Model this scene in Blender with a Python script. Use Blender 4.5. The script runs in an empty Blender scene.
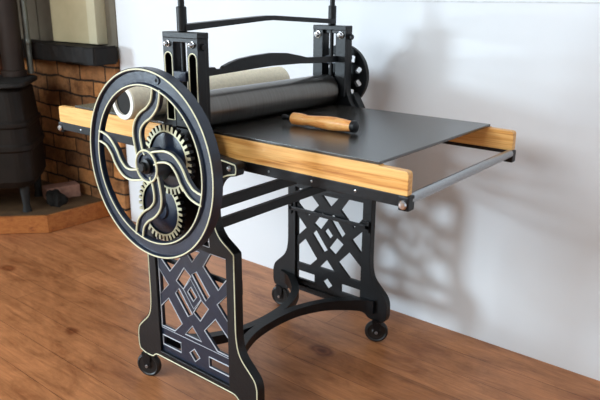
import bpy, bmesh, math, random
from mathutils import Vector, Matrix
random.seed(7)
PI = math.pi
scn = bpy.context.scene
COL = scn.collection

# ------------------------------------------------------------------ camera
CAM = (1.1909, -1.0257, 1.0724); YAW, PIT, ROL, FPX = 0.6810, 0.3024, 0.0065, 643.83
cd = bpy.data.cameras.new('camera'); cam = bpy.data.objects.new('camera', cd); COL.objects.link(cam)
f = Vector((-math.sin(YAW)*math.cos(PIT), math.cos(YAW)*math.cos(PIT), -math.sin(PIT)))
r = Vector((math.cos(YAW), math.sin(YAW), 0)); u = r.cross(f)
r2 = math.cos(ROL)*r + math.sin(ROL)*u; u2 = -math.sin(ROL)*r + math.cos(ROL)*u
m = Matrix((r2, u2, -f)).transposed().to_4x4(); m.translation = Vector(CAM)
cam.matrix_world = m
cd.sensor_width = 36; cd.lens = FPX/600*36; cd.clip_start = 0.02
cd.dof.use_dof = True; cd.dof.focus_distance = 1.62; cd.dof.aperture_fstop = 7.0
scn.camera = cam

# ------------------------------------------------------------------ light
w = bpy.data.worlds.new('world'); scn.world = w; w.use_nodes = True
bg = w.node_tree.nodes['Background']; bg.inputs[0].default_value = (1.0, 0.84, 0.64, 1); bg.inputs[1].default_value = 0.50
def area(name, loc, target, sx, sy, power, color):
    l = bpy.data.lights.new(name, 'AREA'); l.shape = 'RECTANGLE'; l.size = sx; l.size_y = sy; l.energy = power; l.color = color
    o = bpy.data.objects.new(name, l); COL.objects.link(o); o.location = loc
    o.rotation_euler = (Vector(target)-Vector(loc)).to_track_quat('-Z', 'Y').to_euler(); return o
area('window_daylight', (-6.6, -6.8, 1.45), (0.1, 0.5, 0.6), 1.6, 1.3, 680, (0.72, 0.88, 1.0))
area('ambient_fill_high', (-0.6, -2.8, 2.35), (0.4, 0.8, 0.7), 3.2, 1.3, 160, (0.84, 0.94, 1.0))  # added soft fill lamp, high on the camera side, for ambient light
scn.view_settings.view_transform = 'Standard'; scn.view_settings.look = 'None'
scn.view_settings.exposure = -0.05; scn.view_settings.gamma = 1.0; scn.view_settings.use_curve_mapping = False

# ------------------------------------------------------------------ materials
def lin(c): return tuple(((v/255)/12.92 if v/255 <= .04045 else ((v/255+.055)/1.055)**2.4) for v in c)+(1,)
class NM:
    def __init__(s, name, rough=.5, metal=0, spec=.5):
        s.m = bpy.data.materials.new(name); s.m.use_nodes = True; s.t = s.m.node_tree; s.N = s.t.nodes; s.L = s.t.links
        s.b = s.N['Principled BSDF']; s.b.inputs['Roughness'].default_value = rough; s.b.inputs['Metallic'].default_value = metal
        s.b.inputs['Specular IOR Level'].default_value = spec
    def n(s, typ, **kw):
        x = s.N.new(typ)
        for k, v in kw.items():
            if k in x.inputs: x.inputs[k].default_value = v
            else: setattr(x, k, v)
        return x
    def co(s, scale=(1,1,1), rot=(0,0,0), kind='Object', loc=(0,0,0)):
        c = s.n('ShaderNodeTexCoord'); mp = s.n('ShaderNodeMapping')
        mp.inputs['Scale'].default_value = scale; mp.inputs['Rotation'].default_value = rot; mp.inputs['Location'].default_value = loc
        s.L.new(c.outputs[kind], mp.inputs[0]); return mp.outputs[0]
    def noise(s, vec, scale, detail=4, rough=.55, dist=0):
        x = s.n('ShaderNodeTexNoise'); x.inputs['Scale'].default_value = scale; x.inputs['Detail'].default_value = detail
        x.inputs['Roughness'].default_value = rough; x.inputs['Distortion'].default_value = dist
        s.L.new(vec, x.inputs['Vector']); return x.outputs['Fac']
    def ramp(s, fac, stops):
        x = s.n('ShaderNodeValToRGB'); e = x.color_ramp.elements
        while len(e) < len(stops): e.new(.5)
        for i, (p, c) in enumerate(stops): e[i].position = p; e[i].color = c
        s.L.new(fac, x.inputs[0]); return x.outputs[0]
    def mix(s, a, b, fac, mode='MIX'):
        x = s.n('ShaderNodeMix'); x.data_type = 'RGBA'; x.blend_type = mode
        for v, i in ((fac, 0), (a, 6), (b, 7)):
            if hasattr(v, 'is_output'): s.L.new(v, x.inputs[i])
            else: x.inputs[i].default_value = v
        return x.outputs[2]
    def col(s, c):
        if hasattr(c, 'is_output'): s.L.new(c, s.b.inputs['Base Color'])
        else: s.b.inputs['Base Color'].default_value = c
        return s
    def bump(s, h, strength=.3, dist=.01):
        x = s.n('ShaderNodeBump'); x.inputs['Strength'].default_value = strength; x.inputs['Distance'].default_value = dist
        s.L.new(h, x.inputs['Height']); s.L.new(x.outputs[0], s.b.inputs['Normal']); return s

def simple(name, rgb, rough, metal=0, spec=.5, nscale=60, amt=.15, bump=.0):
    q = NM(name, rough, metal, spec); c = lin(rgb); d = tuple(v*(1-amt) for v in c[:3])+(1,)
    v = q.co(); nz = q.noise(v, nscale); q.col(q.ramp(nz, [(.35, d), (.65, c)]))
    if bump: q.bump(nz, bump, .002)
    return q.m

M = {}
M['iron'] = simple('black_painted_iron', (7, 9, 13), .42, 0, .35, 90, .3, .25)
M['iron_face'] = simple('blue_sheen_black_enamel', (13, 28, 50), .34, 0, .6, 70, .3, .3)  # blue-black paint, its blue raised to stand in for sky reflection
M['cream'] = simple('cream_pinstripe_paint', (224, 222, 188), .5)
M['silver'] = simple('pale_silver_pinstripe', (200, 206, 214), .45)
M['chrome'] = simple('bright_steel', (215, 218, 222), .22, 1)
M['steel'] = simple('ground_steel', (165, 166, 168), .3, 1, nscale=200)
M['rubber'] = simple('black_caster_rubber', (14, 14, 15), .45)
# roller: dark ground steel
q = NM('dark_roller_steel', .28, 1.0); v = q.co((1, 60, 1)); nz = q.noise(v, 3)
q.col(q.ramp(nz, [(.3, lin((98, 94, 90))), (.7, lin((110, 106, 102)))])); M['roller'] = q.m
# bed plate
q = NM('grey_black_bed_plate', .26, 0, 1.0); v = q.co((1, 1, 1)); nz = q.noise(v, 14, 5)
q.col(q.ramp(nz, [(.3, lin((38, 35, 32))), (.7, lin((46, 43, 39)))])); q.bump(q.noise(v, 60), .04, .002); M['plate'] = q.m
# oak-like rails: grain along x
def wood(name, c1, c2, c3, rough=.35, sc=1.0, grain=(1.2, 14, 26)):
    q = NM(name, rough, 0, .45); v = q.co(grain); n1 = q.noise(v, 2.0*sc, 6, .6, 1.2); v2 = q.co((grain[0]*3, grain[1]*7, grain[2]*7)); n2 = q.noise(v2, 2.2*sc, 3, .6)
    a = q.ramp(n1, [(.32, c3), (.45, c2), (.6, c1)]); b = q.ramp(n2, [(.3, (.72, .66, .6, 1)), (.6, (1, 1, 1, 1))])
    q.col(q.mix(a, b, .55, 'MULTIPLY')); q.bump(n2, .08, .001); return q.m
M['rail'] = wood('orange_hardwood', lin((240, 190, 118)), lin((226, 166, 92)), lin((184, 118, 56)))
M['grip'] = wood('honey_turned_wood', lin((250, 192, 120)), lin((236, 162, 90)), lin((200, 118, 60)), .28, 1.0, (6, 40, 40))
M['hearthtrim'] = wood('orange_stained_timber', lin((178, 112, 56)), lin((166, 98, 46)), lin((140, 80, 38)), .5)
M['mantel'] = simple('rough_dark_timber', (26, 21, 18), .7, 0, .3, 30, .5, .8)
M['felt'] = simple('beige_felt', (250, 240, 214), .95, 0, .1, 120, .12, .2)
M['feltend'] = simple('white_felt_edge', (238, 236, 228), .95, 0, .1, 200, .06)
M['hole_shade'] = simple('dark_hole_shade', (16, 15, 14), .8)  # near-black colour stands in for shade inside hollows
# white wall
q = NM('white_painted_board', .62, 0, .3); v = q.co(); nz = q.noise(v, 1.1, 3, .5)
q.col(q.ramp(nz, [(.35, lin((216, 220, 225))), (.65, lin((228, 231, 234)))])); q.bump(q.noise(v, 9, 5), .12, .01); M['wall'] = q.m
M['joint'] = simple('wall_joint_strip', (212, 214, 216), .6)
# floor boards running along x
q = NM('stained_floorboards', .38, 0, .4)
v = q.co(); br = q.n('ShaderNodeTexBrick'); br.offset = .37; br.inputs['Scale'].default_value = 1
br.inputs['Brick Width'].default_value = 2.7; br.inputs['Row Height'].default_value = .118; br.inputs['Mortar Size'].default_value = .0009
br.inputs['Mortar Smooth'].default_value = .3; br.inputs['Bias'].default_value = 0
br.inputs['Color1'].default_value = lin((158, 104, 66)); br.inputs['Color2'].default_value = lin((178, 120, 78)); br.inputs['Mortar'].default_value = lin((100, 56, 34))
q.L.new(v, br.inputs['Vector'])
g1 = q.noise(q.co((1.6, 16, 1)), 2.0, 6, .62, 1.5); g2 = q.noise(q.co((5, 90, 1)), 2.2, 4, .6, .4); g3 = q.noise(q.co((1.5, 3.6, 1)), 3.2, 6, .7, .6)
c = q.mix(br.outputs['Color'], q.ramp(g1, [(.32, (.62, .52, .46, 1)), (.48, (1, .97, .94, 1)), (.62, (1.2, 1.16, 1.12, 1))]), .55, 'MULTIPLY')
c = q.mix(c, q.ramp(g2, [(.3, (.72, .66, .62, 1)), (.6, (1, 1, 1, 1))]), .5, 'MULTIPLY')
c = q.mix(c, q.ramp(g3, [(.34, (.62, .48, .40, 1)), (.48, (1, .98, .95, 1)), (.62, (1.3, 1.28, 1.28, 1))]), .75, 'MULTIPLY')
vo = q.n('ShaderNodeTexVoronoi'); vo.inputs['Scale'].default_value = 3.0; vo.inputs['Randomness'].default_value = 1
wv = q.noise(q.co(), 8, 3); mixv = q.n('ShaderNodeVectorMath', operation='ADD'); q.L.new(q.co((1, 1.7, 1)), mixv.inputs[0])
sc_ = q.n('ShaderNodeVectorMath', operation='SCALE'); sc_.inputs['Scale'].default_value = .05; q.L.new(wv, sc_.inputs[0]); q.L.new(sc_.outputs[0], mixv.inputs[1])
q.L.new(mixv.outputs[0], vo.inputs['Vector'])
c = q.mix(q.ramp(vo.outputs['Distance'], [(.05, (.30, .18, .13, 1)), (.085, (.72, .58, .5, 1)), (.11, (.5, .36, .3, 1)), (.17, (1, 1, 1, 1))]), c, 1.0, 'MULTIPLY')
q.col(c); q.bump(g2, .06, .003); M['floor'] = q.m
# bricks
def brickmat(name, cs, rot):
    q = NM(name, .8, 0, .25); v = q.co((1, 1, 1), rot)
    nd = q.noise(v, 7, 3); sc2 = q.n('ShaderNodeVectorMath', operation='SCALE'); sc2.inputs['Scale'].default_value = .035; q.L.new(nd, sc2.inputs[0])
    ad = q.n('ShaderNodeVectorMath', operation='ADD'); q.L.new(v, ad.inputs[0]); q.L.new(sc2.outputs[0], ad.inputs[1])
    br = q.n('ShaderNodeTexBrick'); br.inputs['Scale'].default_value = 1; br.inputs['Brick Width'].default_value = .21; br.inputs['Row Height'].default_value = .078
    br.inputs['Mortar Size'].default_value = .006; br.inputs['Mortar Smooth'].default_value = .4
    br.inputs['Color1'].default_value = lin(cs[0]); br.inputs['Color2'].default_value = lin(cs[1]); br.inputs['Mortar'].default_value = lin(cs[2])
    q.L.new(ad.outputs[0], br.inputs['Vector'])
    n1 = q.noise(v, 6, 5, .7); n2 = q.noise(v, 45, 4)
    c = q.mix(br.outputs['Color'], q.ramp(n1, [(.36, (.38, .34, .32, 1)), (.52, (1, .98, .95, 1)), (.66, (1.35, 1.22, 1.05, 1))]), .9, 'MULTIPLY')
    c = q.mix(c, q.ramp(n2, [(.3, (.7, .7, .7, 1)), (.6, (1, 1, 1, 1))]), .5, 'MULTIPLY')
    q.col(c)
    ma = q.n('ShaderNodeMath', operation='SUBTRACT'); q.L.new(n2, ma.inputs[0]); q.L.new(br.outputs['Fac'], ma.inputs[1])
    q.bump(ma.outputs[0], .8, .012); return q.m
M['brick'] = brickmat('orange_brick_wall', ((214, 150, 92), (104, 74, 54), (60, 48, 38)), (-PI/2, 0, 0))
M['brick_side'] = brickmat('shaded_brick_wall', ((110, 72, 52), (80, 52, 40), (70, 60, 50)), (-PI/2, 0, -PI/2))  # same brick in darker colours, shade of the stove corner put in
M['loosebrick'] = simple('pale_red_brick', (168, 128, 112), .9, 0, .2, 50, .3, .6)
M['hearth'] = simple('dusty_brown_tiles', (96, 74, 52), .7, 0, .3, 12, .4, .4)
M['panel'] = simple('cream_painted_board', (184, 172, 138), .6, 0, .3, 10, .1, .1)
M['panelpost'] = simple('pale_cream_post', (196, 188, 158), .6, 0, .3, 10, .08, .1)
M['shadeboard'] = simple('shade_toned_board', (112, 104, 90), .7, 0, .3, 8, .25, .1)  # grey-brown stands in for the pipe's shadow and shade by the cream panel
M['stove'] = simple('dark_brown_enamel_stove', (28, 21, 16), .6, 0, .25, 20, .3, .2)
M['flue'] = simple('brown_flue_pipe', (48, 36, 30), .6, .0, .3, 14, .3, .1)
M['galv'] = simple('galvanised_pipe', (132, 136, 130), .38, .6, .5, 18, .35, .1)
M['soot_shade'] = simple('sooty_shaded_iron', (16, 15, 14), .7)
M['stone'] = simple('dark_grey_stone', (34, 32, 30), .9, 0, .2, 30, .4, .9)

# ------------------------------------------------------------------ mesh helpers
class MB:
    def __init__(s): s.bm = bmesh.new(); s.mats = []
    def mi(s, name):
        if name not in s.mats: s.mats.append(name)
        return s.mats.index(name)
    def add(s, verts, faces, mat, smooth=False):
        i = s.mi(mat); vs = [s.bm.verts.new(v) for v in verts]; out = []
        for fc in faces:
            try: fa = s.bm.faces.new([vs[k] for k in fc])
            except ValueError: continue
            fa.material_index = i; fa.smooth = smooth; out.append(fa)
        bmesh.ops.recalc_face_normals(s.bm, faces=out)
        return vs
    def box(s, x0, x1, y0, y1, z0, z1, mat, bev=0, rot=None):
        t = bmesh.new(); bmesh.ops.create_cube(t, size=1)
        for v in t.verts: v.co = Vector((v.co.x*(x1-x0), v.co.y*(y1-y0), v.co.z*(z1-z0)))
        if bev: bmesh.ops.bevel(t, geom=t.edges[:], offset=bev, segments=2, affect='EDGES', profile=.6)
        c = Vector(((x0+x1)/2, (y0+y1)/2, (z0+z1)/2))
        if rot: t.transform(rot)
        t.transform(Matrix.Translation(c)); s.merge(t, mat)
    def merge(s, t, mat, smooth=False):
        t.verts.index_update()
        s.add([v.co.copy() for v in t.verts], [[v.index for v in fa.verts] for fa in t.faces], mat, smooth); t.free()
    def lathe(s, prof, origin, axis, mat, n=48, close=False, smooth=True):
        # prof: (radius, height along axis)
        q = Vector((0, 0, 1)).rotation_difference(Vector(axis)); o = Vector(origin); vs = []; fs = []; k = len(prof)
        for j in range(n):
            a = 2*PI*j/n
            for (rr, h) in prof: vs.append(o + q @ Vector((rr*math.cos(a), rr*math.sin(a), h)))
        for j in range(n):
            jn = (j+1) % n
            for i in range(k if close else k-1):
                i2 = (i+1) % k; fs.append((j*k+i, j*k+i2, jn*k+i2, jn*k+i))
        if not close:
            if prof[0][0] > 1e-6: fs.append([j*k for j in range(n)])
            if prof[-1][0] > 1e-6: fs.append([j*k+k-1 for j in range(n)])
        s.add(vs, fs, mat, smooth); 
    def cyl(s, a, b, rad, mat, n=24, bev=.0):
        a = Vector(a); b = Vector(b); h = (b-a).length; e = min(bev or rad*.12, h*.3)
        s.lathe([(rad-e, 0), (rad, e), (rad, h-e), (rad-e, h)], a, (b-a).normalized(), mat, n)
    def tube(s, pts, rad, mat, closed=False, n=6):
        pts = [Vector(p) for p in pts]; N = len(pts); vs = []; fs = []; up = None
        for i in range(N):
            if closed: d = (pts[(i+1) % N]-pts[i-1]).normalized()
            else: d = (pts[min(i+1, N-1)]-pts[max(i-1, 0)]).normalized()
            if up is None: up = d.orthogonal().normalized()
            else: up = (up - d*up.dot(d)).normalized()
            if closed and abs(d.y) < 1e-6: up = Vector((0, 1, 0))
            sd = d.cross(up)
            for k in range(n):
                a = 2*PI*k/n+PI/n; vs.append(pts[i]+rad*(math.cos(a)*up+math.sin(a)*sd))
        for i in range(N if closed else N-1):
            j = (i+1) % N
            for k in range(n): fs.append((i*n+k, i*n+(k+1) % n, j*n+(k+1) % n, j*n+k))
        if not closed: fs += [list(range(n)), [(N-1)*n+k for k in range(n)]]
        s.add(vs, fs, mat, True)
    def plate(s, outline, holes, y0, y1, mat, bev=.0, plane='XZ', ox=0, oz=0):
        # filled outline with holes, extruded from y0 to y1
        cu = bpy.data.curves.new('tmp', 'CURVE'); cu.dimensions = '2D'; cu.fill_mode = 'BOTH'
        for poly in [outline]+holes:
            sp = cu.splines.new('POLY'); sp.points.add(len(poly)-1); sp.use_cyclic_u = True
            for p_, (x, z) in zip(sp.points, poly): p_.co = (x, z, 0, 1)
        cu.extrude = abs(y1-y0)/2-bev; cu.bevel_depth = bev; cu.bevel_resolution = 1; cu.offset = -bev
        o = bpy.data.objects.new('tmp', cu); COL.objects.link(o); dg = bpy.context.evaluated_depsgraph_get()
        me = bpy.data.meshes.new_from_object(o.evaluated_get(dg)); bpy.data.objects.remove(o); bpy.data.curves.remove(cu)
        t = bmesh.new(); t.from_mesh(me); bpy.data.meshes.remove(me)
        bmesh.ops.remove_doubles(t, verts=t.verts[:], dist=1e-5); ym = (y0+y1)/2
        for v in t.verts:
            x, z, y = v.co
            v.co = (x+ox, y+ym, z+oz) if plane == 'XZ' else (x+ox, z+oz, y+ym)
        s.merge(t, mat)
    def build(s, name, parent=None, loc=None, props=None):
        for e in s.bm.edges:
            if len(e.link_faces) == 2 and e.calc_face_angle(0) > .55: e.smooth = False
        me = bpy.data.meshes.new(name); s.bm.to_mesh(me); s.bm.free()
        for k in s.mats: me.materials.append(M[k])
        o = bpy.data.objects.new(name, me); COL.objects.link(o); o.parent = parent
        if loc: o.location = loc
        for k, v in (props or {}).items(): o[k] = v
        return o
def fillet(poly, rad=.01, n=4):
    out = []; N = len(poly)
    for i in range(N):
        a, b, c = (Vector(poly[i-1][:2]), Vector(poly[i][:2]), Vector(poly[(i+1) % N][:2])); rr = poly[i][2] if len(poly[i]) > 2 else rad
        d1 = min(rr, (a-b).length*.48); d2 = min(rr, (c-b).length*.48)
        if rr <= 1e-6: out.append(tuple(b)); continue
        p = b+(a-b).normalized()*d1; q_ = b+(c-b).normalized()*d2
        for k in range(n+1):
            t = k/n; v = (1-t)**2*p+2*t*(1-t)*b+t*t*q_; out.append((v.x, v.y))
    return out
def catmull(pts, n=6):
    P = [Vector(p) for p in pts]; P = [2*P[0]-P[1]]+P+[2*P[-1]-P[-2]]; out = []
    for i in range(1, len(P)-2):
        for k in range(n):
            t = k/n; out.append(.5*((2*P[i])+(-P[i-1]+P[i+1])*t+(2*P[i-1]-5*P[i]+4*P[i+1]-P[i+2])*t*t+(-P[i-1]+3*P[i]-3*P[i+1]+P[i+2])*t**3))
    out.append(P[-2]); return out
def empty(name, loc, label, cat, group=None, rz=0):
    o = bpy.data.objects.new(name, None); COL.objects.link(o); o.location = loc; o.rotation_euler = (0, 0, rz); o.empty_display_size = .1
    o['label'] = label; o['category'] = cat
    if group: o['group'] = group
    return o
ST = {'kind': 'structure'}
WY = .824        # back wall plane

# ------------------------------------------------------------------ the room
b = MB(); b.box(-2.6, 3.2, -3.0, WY+.1, -.06, 0, 'floor'); b.build('floor', props=ST)
b = MB(); b.box(-1.40, 3.2, WY, WY+.1, 0, 2.5, 'wall'); b.build('wall_back', props=ST)
b = MB(); b.box(-1.40, 3.2, WY-.002, WY+.001, 1.0665, 1.0705, 'joint', .0006); b.build('trim_1', props=ST)
b = MB(); b.box(-2.5, -1.408, .80, WY+.1, 0, .80, 'brick'); b.build('wall_brick', props=ST)
b = MB(); b.box(-2.6, -2.42, -.62, WY+.1, 0, 2.5, 'brick_side'); b.build('wall_left', props=ST)
b = MB(); b.box(-2.6, 3.2, -3.0, WY+.1, 2.5, 2.56, 'wall'); b.build('ceiling', props=ST)
b = MB(); b.box(3.2, 3.3, -3.0, WY+.1, 0, 2.5, 'wall'); b.build('wall_right', props=ST)
b = MB(); b.box(-2.42, -1.40, WY-.005, WY+.1, .80, 2.5, 'shadeboard')  # wall behind the panel, with its shade put into the board colour
for x in (-2.3, -2.1, -1.95): b.box(x, x+.03, WY-.012, WY, .86, 2.5, 'shadeboard', .002)
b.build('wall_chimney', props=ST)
b = MB(); b.box(-1.86, -1.545, .77, .824, .865, 2.5, 'panel', .002); b.box(-1.54, -1.475, .762, .824, .865, 2.5, 'panelpost', .004); b.build('trim_2', props=ST)
# mantel: rough timber beam
b = MB()
t = bmesh.new(); bmesh.ops.create_cube(t, size=1)
for v in t.verts: v.co = Vector((v.co.x*1.05, v.co.y*.13, v.co.z*.08))
bmesh.ops.bevel(t, geom=t.edges[:], offset=.006, segments=2, affect='EDGES')
bmesh.ops.subdivide_edges(t, edges=[e for e in t.edges if e.calc_length() > .2], cuts=24)
for v in t.verts: v.co += Vector((0, random.uniform(-.003, .003), random.uniform(-.003, .003)))
t.transform(Matrix.Translation((-1.91, .742, .82))); b.merge(t, 'mantel')
mo = b.build('mantel_shelf'); mo['label'] = 'rough dark timber mantel beam on top of the orange brick wall'; mo['category'] = 'mantel'
# hearth
H = [(-1.555, .80), (-1.56, .465), (-1.98, .05), (-2.42, .03), (-2.42, .80)]
b = MB(); b.plate([(x, y) for x, y in H], [], .0, .078, 'hearth', 0, 'XY')
Hc = bpy.data.objects  # timber edge boards follow the hearth outline
for (p0, p1) in ((H[0], H[1]), (H[1], H[2]), (H[2], H[3])):
    a = Vector((*p0, 0)); c_ = Vector((*p1, 0)); L = (c_-a).length+.012; ang = math.atan2(c_.y-a.y, c_.x-a.x)
    mid = (a+c_)/2; nrm = Vector((-(c_-a).y, (c_-a).x, 0)).normalized(); mid = mid+nrm*.0 
    t = bmesh.new(); bmesh.ops.create_cube(t, size=1)
    for v in t.verts: v.co = Vector((v.co.x*L, v.co.y*.022, v.co.z*.084))
    bmesh.ops.bevel(t, geom=t.edges[:], offset=.003, segments=2, affect='EDGES')
    t.transform(Matrix.Translation((mid.x, mid.y, .043)) @ Matrix.Rotation(ang, 4, 'Z')); b.merge(t, 'hearthtrim')
b.build('floor_hearth', props=ST)

# ------------------------------------------------------------------ the stove corner
SX, SY, SZ = -1.90, .44, .078
st = empty('wood_stove', (SX, SY, SZ), 'dark brown enamelled wood stove standing on the raised brick corner hearth', 'stove', rz=-.72)
def rr_ring(hx, hy, z, rad=.07, n=6):
    out = []
    for cx, cy, a0 in ((hx-rad, hy-rad, 0), (-hx+rad, hy-rad, PI/2), (-hx+rad, -hy+rad, PI), (hx-rad, -hy+rad, 1.5*PI)):
        for k in range(n+1): a = a0+PI/2*k/n; out.append((cx+rad*math.cos(a), cy+rad*math.sin(a), z))
    return out
def loft(mb, secs, mat, rad=.07):
    rings = [rr_ring(hx, hy, z, rad) for hx, hy, z in secs]; n = len(rings[0]); vs = [p for rg in rings for p in rg]; fs = []
    for i in range(len(rings)-1):
        for k in range(n): fs.append((i*n+k, i*n+(k+1) % n, (i+1)*n+(k+1) % n, (i+1)*n+k))
    fs += [list(range(n)), [(len(rings)-1)*n+k for k in range(n)]]
    mb.add(vs, fs, mat)
b = MB(); loft(b, [(.17, .17, .13), (.185, .185, .16), (.185, .185, .30), (.192, .192, .31), (.192, .192, .33), (.183, .183, .34), (.18, .18, .41), (.187, .187, .42), (.187, .187, .435), (.178, .178, .445), (.168, .168, .58), (.15, .15, .60)], 'stove'); b.build('body', st)
b = MB(); loft(b, [(.185, .185, .60), (.19, .19, .605), (.19, .19, .62), (.18, .18, .625)], 'soot_shade'); b.build('top_plate', st)
b = MB(); b.box(-.12, .12, -.20, -.18, .345, .57, 'stove', .008); b.box(-.09, .09, -.203, -.197, .38, .53, 'soot_shade', .003)
dr = b.build('door', st); b = MB(); b.cyl((.1, -.195, .46), (.1, -.235, .46), .008, 'galv'); b.cyl((.1, -.235, .42), (.1, -.235, .48), .011, 'soot_shade'); b.build('handle', dr)
b = MB(); b.lathe([(.022, 0), (.03, .004), (.03, .012), (.014, .016)], (0, -.19, .25), (0, -1, 0), 'galv', 24); b.build('air_vent', st)
b = MB(); b.box(-.17, .17, -.235, -.16, .105, .125, 'flue', .006); b.box(-.17, .17, -.235, -.225, .12, .145, 'flue', .004); b.build('ash_lip', st)
for sx in (-1, 1):
    for sy in (-1, 1):
        b = MB(); b.lathe([(.022, 0), (.016, .03), (.026, .15)], (sx*.13, sy*.13, 0), (0, 0, 1), 'soot_shade', 16); b.build('leg', st)  # legs kept near-black: shade under the stove put into their colour
fl = empty('flue_pipe', (-1.905, .57, .702), 'wide brown flue pipe rising above the wood stove', 'pipe')
b = MB(); b.cyl((0, 0, 0), (0, 0, 1.79), .050, 'flue', 40, .004); b.build('pipe', fl)
b = MB(); b.lathe([(.051, .0), (.058, .004), (.058, .03), (.051, .034)], (0, 0, 0), (0, 0, 1), 'flue', 40); b.build('collar', fl)
gp = MB(); gp.cyl((-1.895,   .650, .71), (-1.895, .650, 2.45), .015, 'galv', 24, .002); gp.lathe([(.0155, .85), (.018, .855), (.018, .875), (.0155, .88)], (-1.895, .650, 0), (0, 0, 1), 'galv', 24)
o = gp.build('conduit_pipe'); o['label'] = 'narrow grey galvanised pipe running up beside the flue'; o['category'] = 'pipe'
# loose brick and stone on the hearth
b = MB(); b.box(-.085, .085, -.045, .045, 0, .065, 'loosebrick', .005)
o = b.build('brick', loc=(-1.80, .69, .079)); o.rotation_euler = (0, 0, 1.30); o['label'] = 'loose pale red brick lying on the hearth beside the stove'; o['category'] = 'brick'
b = MB(); t = bmesh.new(); bmesh.ops.create_icosphere(t, subdivisions=3, radius=1)
for v in t.verts:
    k = 1+.22*math.sin(4*v.co.x+3*v.co.z+.5)+.16*math.sin(6*v.co.y+4*v.co.x)+random.uniform(-.05, .05); v.co = Vector((v.co.x*.05*k, v.co.y*.042*k, max(v.co.z, -.6)*.042*k))
b.merge(t, 'stone', True); o = b.build('stone', loc=(-1.705, .60, .105)); o['label'] = 'dark rough stone on the hearth between stove and loose brick'; o['category'] = 'stone'

# ------------------------------------------------------------------ the press
press = empty('etching_press', (0, .30, 0), 'black cast iron etching press with cream pinstriping on old sewing machine legs', 'printing press')
PO = Vector((0, .30, 0))
def part(mb, name, parent=press, label=None):
    off = PO
    mb.bm.transform(Matrix.Translation(-off)); o = mb.build(name, parent)
    if label: o['label'] = label
    return o

half = [(.061, .985, .002), (.061, .81, .01), (.072, .778, .02), (.094, .752, .01), (.104, .722, .006), (.182, .714, .008), (.185, .70, .003), (.183, .684, .006),
        (.150, .676, .01), (.124, .662, .02), (.107, .63, .02), (.101, .59, .02), (.104, .548, .03), (.122, .518, .02), (.152, .500, .008), (.170, .487, .004),
        (.170, .26, .03), (.180, .215, .03), (.214, .184, .02), (.234, .164, .012), (.240, .14, .006), (.240, .10, .006), (.234, .084, .004), (.205, .076, .006), (.172, .078, .008), (.158, .092, .012)]
outline = fillet(half+[(-x, z, rd) for x, z, rd in reversed(half)], .01)
def mir(p): return [(-x, z) for x, z in reversed(p)]
tri_hole = fillet([(.050, .484), (.082, .484), (.080, .518)], .003, 2)
slotR = [(.0425+.0135*math.cos(a), .938+.0135*math.sin(a)) for a in [PI*k/10 for k in range(11)]]+[(.029, .79), (.056, .79)]
recess = [(-.137, .112), (.137, .112), (.137, .468), (-.137, .468)]
main_holes = [fillet([(-.024, .772), (.024, .772), (.024, .975), (-.024, .975)], .003, 2), tri_hole, mir(tri_hole), slotR, mir(slotR), recess]
rot180 = lambda p: [(-x, .656-z) for x, z in p]
h_par = [(-.058, .352), (-.028, .393), (-.005, .378), (-.034, .337)]
h_slot = [(.006, .384), (.022, .395), (.064, .346), (.050, .330)]
h_side = [(.133, .368), (.094, .329), (.133, .290)]
h_tri = [(-.033, .200), (-.005, .232), (.026, .200)]
h_pent = [(-.133, .253), (-.098, .288), (-.046, .226), (-.079, .193), (-.133, .193)]
h_cor = [(.133, .410), (.100, .370), (.047, .421), (.076, .463), (.133, .463)]
h_ur = h_cor
h_lr = [(.133, .245), (.086, .285), (.042, .237), (.090, .193), (.133, .193)]
h_ul = rot180(h_lr)
h_dia = [(-.016, .331), (-.003, .347), (.016, .326), (.004, .311)]
h_rl = [(-.137, .164), (-.058, .164), (-.058, .134), (-.137, .134)]
h_rr = [(.058, .164), (.137, .164), (.137, .134), (.058, .134)]
h_sd = [(-.001, .164), (.018, .146), (.000, .129), (-.019, .148)]
pan_holes = [h_par, rot180(h_par), h_slot, rot180(h_slot), h_side, mir(h_side), h_tri, rot180(h_tri), h_pent, h_ur, h_lr, h_ul, h_dia,
             [(x*.965, z) for x, z in h_rl], [(x*.965, z) for x, z in h_rr], h_sd]
def grow(p, k):
    cx = sum(q_[0] for q_ in p)/len(p); cz = sum(q_[1] for q_ in p)/len(p); return [(cx+(x-cx)*k, cz+(z-cz)*k) for x, z in p]
pan_holes = [grow(p, 1.13 if i < 4 else (1.0 if i in (13, 14) else (1.1 if i in (6, 7, 12, 15) else 1.0))) for i, p in enumerate(pan_holes)]
panel_out = [(-.142, .108), (.142, .108), (.142, .472), (-.142, .472)]
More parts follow.
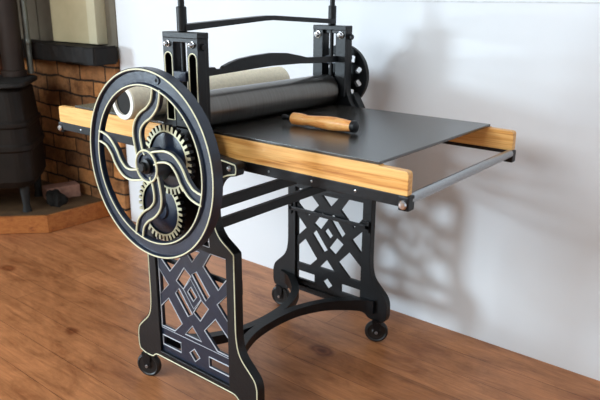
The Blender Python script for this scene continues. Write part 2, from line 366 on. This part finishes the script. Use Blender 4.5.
def side_frame(yc, s, deco):
    # s=+1: outer face looks to -y ; s=-1 mirrored
    b = MB(); Y = lambda a: yc+s*a
    def pl(o, h, a, c, mat, bev=0): ya, yb = sorted((Y(a), Y(c))); b.plate(o, h, ya, yb, mat, bev)
    pl(outline, main_holes, -.012, .012, 'iron', .0012)
    pl(panel_out, pan_holes, -.004, .005, 'iron_face' if deco else 'iron', .0008)
    for sg in (-1, 1):                                            # backing of the two posts
        x0, x1 = sorted((sg*.0245, sg*.0605)); ya, yb = sorted((Y(.008), Y(.022))); b.box(x0, x1, ya, yb, .79, .985, 'iron', .001)
    ya, yb = sorted((Y(-.012), Y(.0225))); b.box(-.0615, .0615, ya, yb, .984, .998, 'iron', .002)       # cap
    ya, yb = sorted((Y(.012), Y(.018))); b.box(-.165, .165, ya, yb, .384, .397, 'iron', .001)         # tie strip behind the lattice
    b.box(-.165, -.150, ya, yb, .37, .41, 'iron', .001); b.box(.150, .165, ya, yb, .37, .41, 'iron', .001)
    if deco:
        yf = Y(-.0118)
        def stripe(poly, rad=.0013, mat='cream', y=yf, closed=True): b.tube([(x, y, z) for x, z in poly], rad, mat, closed)
        def inset(poly, d):
            out = []; N = len(poly)
            for i in range(N):
                a, c_, e = Vector(poly[i-1]), Vector(poly[i]), Vector(poly[(i+1) % N]); t_ = (e-a)
                if t_.length < 1e-7: continue
                t_.normalize(); out.append((c_.x-(-t_.y)*-d*-1, c_.y-(t_.x)*-d*-1))
            return out
        ins = inset(outline, -.0045)
        ins2 = inset(outline, .0045)
        area_ = lambda P: abs(sum(P[i-1][0]*P[i][1]-P[i][0]*P[i-1][1] for i in range(len(P))))
        best = ins if area_(ins) < area_(ins2) else ins2
        lo = [p_ for p_ in best if p_[1] < .728 and p_[0] > -.9]
        # split into the runs below the posts, leaving out the top
        idx = [i for i, p_ in enumerate(best) if p_[1] < .722]
        run = [best[i] for i in range(min(idx), max(idx)+1)]
        stripe(run, .0019, closed=False)
        for sl in (slotR, mir(slotR)): stripe(sl+[sl[0]], .0017, closed=False)
        for h in (tri_hole, mir(tri_hole)): stripe(h, .0011, 'silver')
        rc = [(-.1355, .1135), (.1355, .1135), (.1355, .4665), (-.1355, .4665)]
        yp = Y(-.0038)
        stripe([(-.134, .187), (.134, .187), (.134, .466), (-.134, .466)], .0011, 'silver', yp)
        for h in pan_holes: stripe(h, .0017, 'silver', yp)
        # small painted square round the middle diamond
        stripe([(-.034, .333), (-.003, .371), (.034, .325), (.003, .287)], .0011, 'silver', yp)
    if deco:
        for v in b.bm.verts: v.co.x += .007*max(0, min(1, (v.co.z-.73)/.06))
    o = part(b, 'side_frame', label='near side frame with cream pinstripes and open lattice' if deco else None)
    for sg in (-1, 1):                                            # bolts at the top of the posts
        bb = MB(); d = -s if deco else s; y_ = Y(-.012) if deco else Y(.022)
        rad = .0062 if deco else .0085
        bb.lathe([(rad*1.3, 0), (rad*1.3, .002), (rad, .0025), (rad, .008), (rad*.7, .011), (0, .012)], (sg*.0425+(.007 if deco else 0), y_, .971), (0, d, 0), 'chrome', 20)
        part(bb, 'bolt', o, 'bright steel bolt')
    for sg in (-1, 1):
        bb = MB(); bb.lathe([(.0065, 0), (.0065, .003), (.004, .006), (0, .0065)], (sg*.160, Y(-.012), .699), (0, -s, 0), 'steel', 16); part(bb, 'bolt', o)
    bb = MB(); bb.cyl((.061, Y(.004), .966), (.074, Y(.004), .966), .008, 'iron', 6); part(bb, 'clamp_screw', o)
    return o
side_frame(0, 1, True)
side_frame(.60, -1, False)

# casters
for (x, y, a) in ((-.203, 0, .35), (.203, 0, -.2), (-.206, .60, .15), (.206, .60, .55)):
    b = MB(); b.lathe([(.012, .070), (.017, .074), (.017, .080), (.010, .083), (.008, .088)], (x, y, 0), (0, 0, 1), 'iron', 20)
    ax = Vector((math.cos(a+PI/2), math.sin(a+PI/2), 0)); tr = Vector((-ax.y, ax.x, 0)); wc = Vector((x, y, .0385))+tr*.006
    for sg in (-1, 1):
        q0 = Matrix.Rotation(a, 4, 'Z'); c = wc+ax*sg*.0135+Vector((0, 0, .017)); t = bmesh.new(); bmesh.ops.create_cube(t, size=1)
        for v in t.verts: v.co = Vector((v.co.x*(.016+.012*(v.co.z > 0)), v.co.y*.003, v.co.z*.045))
        t.transform(Matrix.Translation(c) @ q0); b.merge(t, 'iron')
    t = bmesh.new(); bmesh.ops.create_cube(t, size=1)
    for v in t.verts: v.co = Vector((v.co.x*.036, v.co.y*.030, v.co.z*.004))
    t.transform(Matrix.Translation(wc+Vector((0, 0, .0405))-tr*.003) @ Matrix.Rotation(a, 4, 'Z')); b.merge(t, 'iron')
    cs = part(b, 'caster')
    bb = MB(); bb.lathe([(.004, -.0095), (.012, -.010), (.014, -.008), (.028, -.008), (.031, -.010), (.036, -.008), (.038, -.004), (.038, .004), (.036, .008), (.031, .010), (.028, .008), (.014, .008), (.012, .010), (.004, .0095)], wc, ax, 'rubber', 40)
    part(bb, 'wheel', cs)
    bb = MB(); bb.cyl(wc-ax*.018, wc+ax*.018, .005, 'steel', 14); part(bb, 'axle', cs)

# curved floor brace joining both frames (two arcs that merge in the middle)
b = MB()
for sg in (-1, 1):
    ctr = [(.195, .590), (.160, .583), (.115, .552), (.070, .508), (.038, .452), (.016, .385), (.009, .30), (.016, .215), (.038, .148), (.070, .092), (.115, .048), (.160, .017), (.195, .010)]
    P = catmull([Vector((sg*x, y, 0)) for x, y in ctr], 5); L = []; R_ = []
    for i, p_ in enumerate(P):
        d = (P[min(i+1, len(P)-1)]-P[max(i-1, 0)]).normalized(); nn = Vector((-d.y, d.x, 0)); L.append(p_+nn*.013); R_.append(p_-nn*.013)
    n = len(P); vs = []; fs = []
    for i in range(n):
        e = abs(i/(n-1)-.5)*2; zc = .126; hh = .013+.010*e*e
        for q_, z in ((L[i], zc+hh), (R_[i], zc+hh), (R_[i], zc-hh), (L[i], zc-hh)): vs.append((q_.x, q_.y, z))
    for i in range(n-1):
        for k in range(4): fs.append((i*4+k, i*4+(k+1) % 4, (i+1)*4+(k+1) % 4, (i+1)*4+k))
    fs += [(0, 1, 2, 3), tuple((n-1)*4+k for k in range(4))]
    b.add(vs, fs, 'iron')
part(b, 'floor_brace')
# two straight stretchers under the bed
for z0, z1 in ((.577, .604), (.526, .550)):
    b = MB(); b.box(.074, .090, .010, .590, z0, z1, 'iron', .0015); part(b, 'stretcher')

# flywheel
WHL = (0, 0, .700); YW = -.122
WX = .008; b = MB(); q0 = (0, YW, .700)
b.lathe([(.1825, .006), (.1825, -.006), (.184, -.0075), (.1885, -.0075), (.190, -.006), (.1915, -.001), (.2150, -.001), (.2165, -.006), (.218, -.0075), (.2225, -.0075), (.224, -.006), (.224, .018), (.212, .018), (.208, .006)][::1], q0, (0, 1, 0), 'iron_face', 128, True)
cir = lambda R_, y, n=128, x=0, z=.700: [(x+R_*math.cos(2*PI*k/n), y, z+R_*math.sin(2*PI*k/n)) for k in range(n)]
b.tube(cir(.2204, YW-.0066), .0024, 'cream', True); b.tube(cir(.1862, YW-.0066), .0022, 'cream', True)
rp = [(.028, 134), (.040, 127), (.052, 121), (.075, 113), (.095, 104), (.112, 91.5), (.127, 80.5), (.150, 74), (.170, 73), (.188, 73.5)]
for k in range(4):
    P = catmull([Vector((rr*math.cos(math.radians(a+2-90*k)), 0, rr*math.sin(math.radians(a+2-90*k)))) for rr, a in rp], 5)
    n = len(P); Ls = []; Rs = []
    for i, p_ in enumerate(P):
        d = (P[min(i+1, n-1)]-P[max(i-1, 0)]).normalized(); nn = Vector((-d.z, 0, d.x)); wd = .0138+.002*max(0, 1-i/8)
        Ls.append(p_+nn*wd); Rs.append(p_-nn*wd)
    prof = [(-1, .006), (-1, -.005), (-.8, -.006), (-.62, -.001), (.62, -.001), (.8, -.006), (1, -.005), (1, .006)]
    vs = []; fs = []; m_ = len(prof)
    for i in range(n):
        c_ = (Ls[i]+Rs[i])/2; e_ = (Rs[i]-Ls[i])/2
        for (a_, h_) in prof: v = c_+e_*a_; vs.append((v.x, YW+h_, v.z+.700))
    for i in range(n-1):
        for j in range(m_): fs.append((i*m_+j, i*m_+(j+1) % m_, (i+1)*m_+(j+1) % m_, (i+1)*m_+j))
    b.add(vs, fs, 'iron_face')
    for S_ in (Ls, Rs):
        b.tube([(v.x*1+(c.x)*0, YW-.0060, v.z+.700) for v, c in ((S_[i]*.92+(Ls[i]+Rs[i])*.04, S_[i]) for i in range(n))], .0026, 'cream')
b.lathe([(0, .03), (.040, .03), (.040, -.005), (.036, -.008), (.030, -.008), (.028, -.003), (0, -.003)], q0, (0, 1, 0), 'iron_face', 40)
b.tube(cir(.0375, YW-.0085, 48), .0026, 'cream', True)
# crank pin hole boss
a = math.radians(76.3); hx, hz = .2055*math.cos(a), .700+.2055*math.sin(a)
b.lathe([(.0045, -.0015), (.0045, -.0045), (.008, -.0045), (.0095, -.001)], (hx, YW, hz), (0, 1, 0), 'iron_face', 20)
fw = part(b, 'flywheel', label='large flywheel with four S-shaped spokes edged in cream')
fw.location.x = .009; fw.location.z = .002
b = MB(); b.lathe([(0, -.001), (.0055, -.001), (.0055, -.0035), (0, -.0035)], (hx, YW, hz), (0, 1, 0), 'hole_shade', 16); part(b, 'pin_hole', fw)  # dark disc painted in for the shade of the pin hole
b = MB(); b.lathe([(.017, 0), (.018, .002), (.018, .010), (.012, .012), (.012, .019), (.009, .022), (0, .022)], (0, YW-.003, .700), (0, -1, 0), 'iron', 28); part(b, 'hub_nut', fw)
b = MB(); b.cyl((0, YW+.03, .700), (0, .012, .700), .015, 'iron', 28); part(b, 'axle', fw)

# gears
def gear(x, z, y, R, N, thick):
    b = MB(); P = []
    for k in range(N):
        for (da, rr) in ((-.30, R-.0145), (-.20, R-.001), (.20, R-.001), (.30, R-.0145)):
            a = 2*PI*(k+da)/N; P.append((rr*math.cos(a), rr*math.sin(a)))
    ring = [(R*.765*math.cos(2*PI*k/48), R*.765*math.sin(2*PI*k/48)) for k in range(48)]
    b.plate(P, [ring], y-thick/2, y+thick/2, 'iron', .0006, 'XZ', x, z)
    b.plate([(px_*.992, pz_*.992) for px_, pz_ in P], [[(px_*1.02, pz_*1.02) for px_, pz_ in ring]], y-thick/2-.0008, y-thick/2+.001, 'cream', 0, 'XZ', x, z)
    b.lathe([(R*.775, thick*.45), (R*.775, -thick*.1), (R*.70, -thick*.25), (R*.34, -thick*.25), (R*.31, -thick*.7), (0, -thick*.7)], (x, y, z), (0, 1, 0), 'iron_face', 48)
    g = part(b, 'gear')
    bb = MB(); bb.cyl((x, y-thick*1.1, z), (x, -.008, z), .011, 'iron', 20); part(bb, 'shaft', g)
    return g
gear(.020, .709, -.071, .0855, 34, .012)
gear(-.043, .571, -.052, .0855, 34, .012)

# far-side hand wheel with oval openings
b = MB(); hz_ = .845; yh = .655
P = [(.095*math.cos(2*PI*k/64), .095*math.sin(2*PI*k/64)) for k in range(64)]; holes = []
for k in range(10):
    a = 2*PI*(k+.5)/10; holes.append([(.064*math.cos(a)+.011*math.cos(t_+a)+.003*math.cos(3*t_), .064*math.sin(a)+.011*math.sin(t_+a)) for t_ in [2*PI*j/14 for j in range(14)]])
b.plate(P, holes, yh-.007, yh+.007, 'iron', .002, 'XZ', 0, hz_)
b.lathe([(0, -.014), (.022, -.014), (.022, .014), (0, .014)], (0, yh, hz_), (0, 1, 0), 'iron', 28)
hw = part(b, 'drive_disc'); b = MB(); b.cyl((0, .60, hz_), (0, yh+.016, hz_), .012, 'iron', 20); part(b, 'shaft', hw)
b = MB(); b.plate(fillet([(.055, .79), (.10, .74), (.10, .752), (.070, .80)], .003), [], .612, .640, 'iron', .001); part(b, 'foot_lug')

# rollers and bearings
b = MB(); b.lathe([(0, 0), (.046, 0), (.048, .003), (.048, .537), (.046, .540), (0, .540)], (0, .030, .8065), (0, 1, 0), 'roller', 96)
ur = part(b, 'upper_roller'); b = MB(); b.cyl((0, -.016, .8065), (0, .616, .8065), .014, 'iron', 24); part(b, 'shaft', ur)
b = MB(); b.lathe([(0, 0), (.030, 0), (.032, .003), (.032, .477), (.030, .480), (0, .480)], (0, .072, .712), (0, 1, 0), 'roller', 64)
lr = part(b, 'lower_roller'); b = MB(); b.cyl((0, -.008, .712), (0, .608, .712), .012, 'iron', 24); part(b, 'shaft', lr)
for yc in (0, .60):
    b = MB(); b.box(-.0235, .0235, yc-.011, yc+.018 if yc == 0 else yc+.011, .775, .842, 'iron', .002); part(b, 'bearing_block'); b = MB(); b.box(-.0225, .0225, yc-.012, yc+.012, .885, .908, 'iron_face', .002); part(b, 'screw_nut')
# pressure screws
for yc in (.004, .592):
    b = MB(); b.cyl((0, yc, .842), (0, yc, 1.02), .0062, 'iron', 20, .001); b.cyl((0, yc, .998), (0, yc, 1.055), .0120, 'iron', 20, .002); b.cyl((0, yc, 1.05), (0, yc, 1.14), .0075, 'iron', 18, .001)
    part(b, 'pressure_screw')
# cross beams
def beam(x0, x1, prof, name):
    b = MB(); n = len(prof); vs = []; fs = []
    for (y, zl, zh) in prof: vs += [(x0, y, zl), (x1, y, zl), (x1, y, zh), (x0, y, zh)]
    for i in range(n-1):
        for k in range(4): fs.append((i*4+k, i*4+(k+1) % 4, (i+1)*4+(k+1) % 4, (i+1)*4+k))
    fs += [(0, 1, 2, 3), tuple((n-1)*4+k for k in range(4))]
    b.add(vs, fs, 'iron'); t = b.bm
    return part(b, name)
beam(-.014, .014, [(.004, 1.000, 1.015), (.275, 1.0175, 1.0295), (.315, 1.0185, 1.0305), (.592, 1.003, 1.016)], 'top_bar')
beam(.022, .034, [(.012, .893, .9145), (.072, .895, .914), (.078, .895, .909), (.098, .896, .908), (.104, .896, .914), (.13, .897, .922), (.158, .898, .928), (.21, .900, .933), (.28, .902, .936), (.345, .901, .932), (.40, .900, .922), (.432, .898, .915), (.50, .895, .912), (.588, .892, .910)], 'cross_beam')

# bed: plate, rails, strips, rods
XL, XR = -.632, .597; ZB, ZT = .7055, .756
def rail(y0, y1):
    prof = fillet([(XL, ZB, .002), (XL, ZT-.001, .010), (-.55, ZT, .0), (-.55, ZT+.0015, .0), (.53, ZT+.0015, 0), (.53, ZT, 0), (XR, ZT-.001, .010), (XR, ZB, .002)], .003, 4)
    b = MB(); b.plate(prof, [], y0, y1, 'rail', .0012); return part(b, 'bed_rail', label='orange hardwood side rail')
def strip(y0, y1, face, rl):
    b = MB(); zl = .6815 if face < 0 else .6965
    b.box(XL-.006, XR-.004, y0, y1, zl, ZB, 'iron', .0015)
    for x0, x1 in ((XL-.010, XL+.014), (XR-.020, XR+.004)): b.box(x0, x1, min(y0, y1)-.001, max(y0, y1)+.004 if face < 0 else max(y0, y1)+.001, .674, .7045, 'iron', .003)
    o = part(b, 'angle_strip', rl)
    yy = y0 if face < 0 else y1
    for x in (-.52, -.40, .10, .235, .36, .475):
        bb = MB(); bb.lathe([(.003, 0), (.003, .001), (0, .0018)], (x, yy, .694 if face < 0 else .701), (0, face, 0), 'steel', 10); part(bb, 'screw', rl)
    for x in (XL+.002, XR-.008):
        bb = MB(); bb.lathe([(.0095, 0), (.0095, .003), (.007, .006), (0, .0065)], (x, yy-.001 if face < 0 else yy+.001, .687), (0, face, 0), 'chrome', 20); part(bb, 'bolt', rl, 'bright steel bolt')
rn = rail(.040, .058); strip(.040, .060, -1, rn)
rf = rail(.567, .587); strip(.567, .587, 1, rf)
b = MB(); b.box(-.548, .528, .044, .581, .7575, .764, 'plate', .0012); part(b, 'bed_plate', label='smooth dark grey bed plate')
for x in (XL+.002, XR-.006):
    b = MB(); b.cyl((x, .055, .695), (x, .569, .697), .0105, 'steel', 28, .001); part(b, 'end_rod', label='bright round steel rod joining the rail ends')
# rail bearings on the bracket arms
for yc, ya, yb in ((0, .010, .041), (.6, .584, .590)):
    for x in (-.155, .155):
        b = MB(); b.cyl((x, ya, .693), (x, yb, .693), .010, 'iron', 18); part(b, 'support_pin')

# ------------------------------------------------------------------ felt roll and crank handle
FR = .047; fx, fy0, fy1 = -.232, -.010, .620
fr = empty('felt_roll', (fx, fy0, .8115), 'beige rolled press felt with white end lying across the bed behind the roller', 'felt roll')
L_ = fy1-fy0
b = MB(); b.lathe([(.034, L_), (FR-.002, L_), (FR, L_-.003), (FR, .003), (FR-.002, .0005), (.034, .0005)], (0, 0, 0), (0, 1, 0), 'felt', 72, True); b.build('roll', fr)
b = MB(); b.lathe([(.0335, .004), (.0335, -.001), (FR-.002, -.001), (FR-.001, .004)], (0, 0, 0), (0, 1, 0), 'feltend', 72, True); b.build('end', fr, props={'label': 'white cut end of the felt roll'})
b = MB(); b.lathe([(0, .006), (.0335, .006), (.0335, L_-.01), (0, L_-.01)], (0, 0, 0), (0, 1, 0), 'hole_shade', 40); b.build('hole_shade', fr)  # dark plug in place of the shaded inside of the roll

hd = empty('crank_handle', (.146, .231, .7815), 'turned honey-coloured wooden crank handle with black bolt lying on the bed plate', 'handle', rz=.05)
b = MB(); b.lathe([(.0125, 0), (.0150, .003), (.0155, .02), (.0145, .038), (.0125, .046), (.0128, .058), (.0150, .085), (.0172, .115), (.0170, .130), (.0150, .158), (.0132, .172), (.0132, .176), (.0125, .178)], (0, 0, 0), (1, 0, 0), 'grip', 48); b.build('grip', hd)
b = MB(); b.lathe([(.0125, .177), (.0150, .180), (.0145, .190), (.009, .193), (0, .193)], (0, 0, 0), (1, 0, 0), 'iron', 32); b.build('end_cap', hd)
b = MB(); b.lathe([(.0085, .001), (.0085, -.006), (.0045, -.007), (.0045, -.020), (.0075, -.021), (.0075, -.030), (.004, -.032), (0, -.032)], (0, 0, 0), (1, 0, 0), 'iron', 24); b.build('bolt', hd)
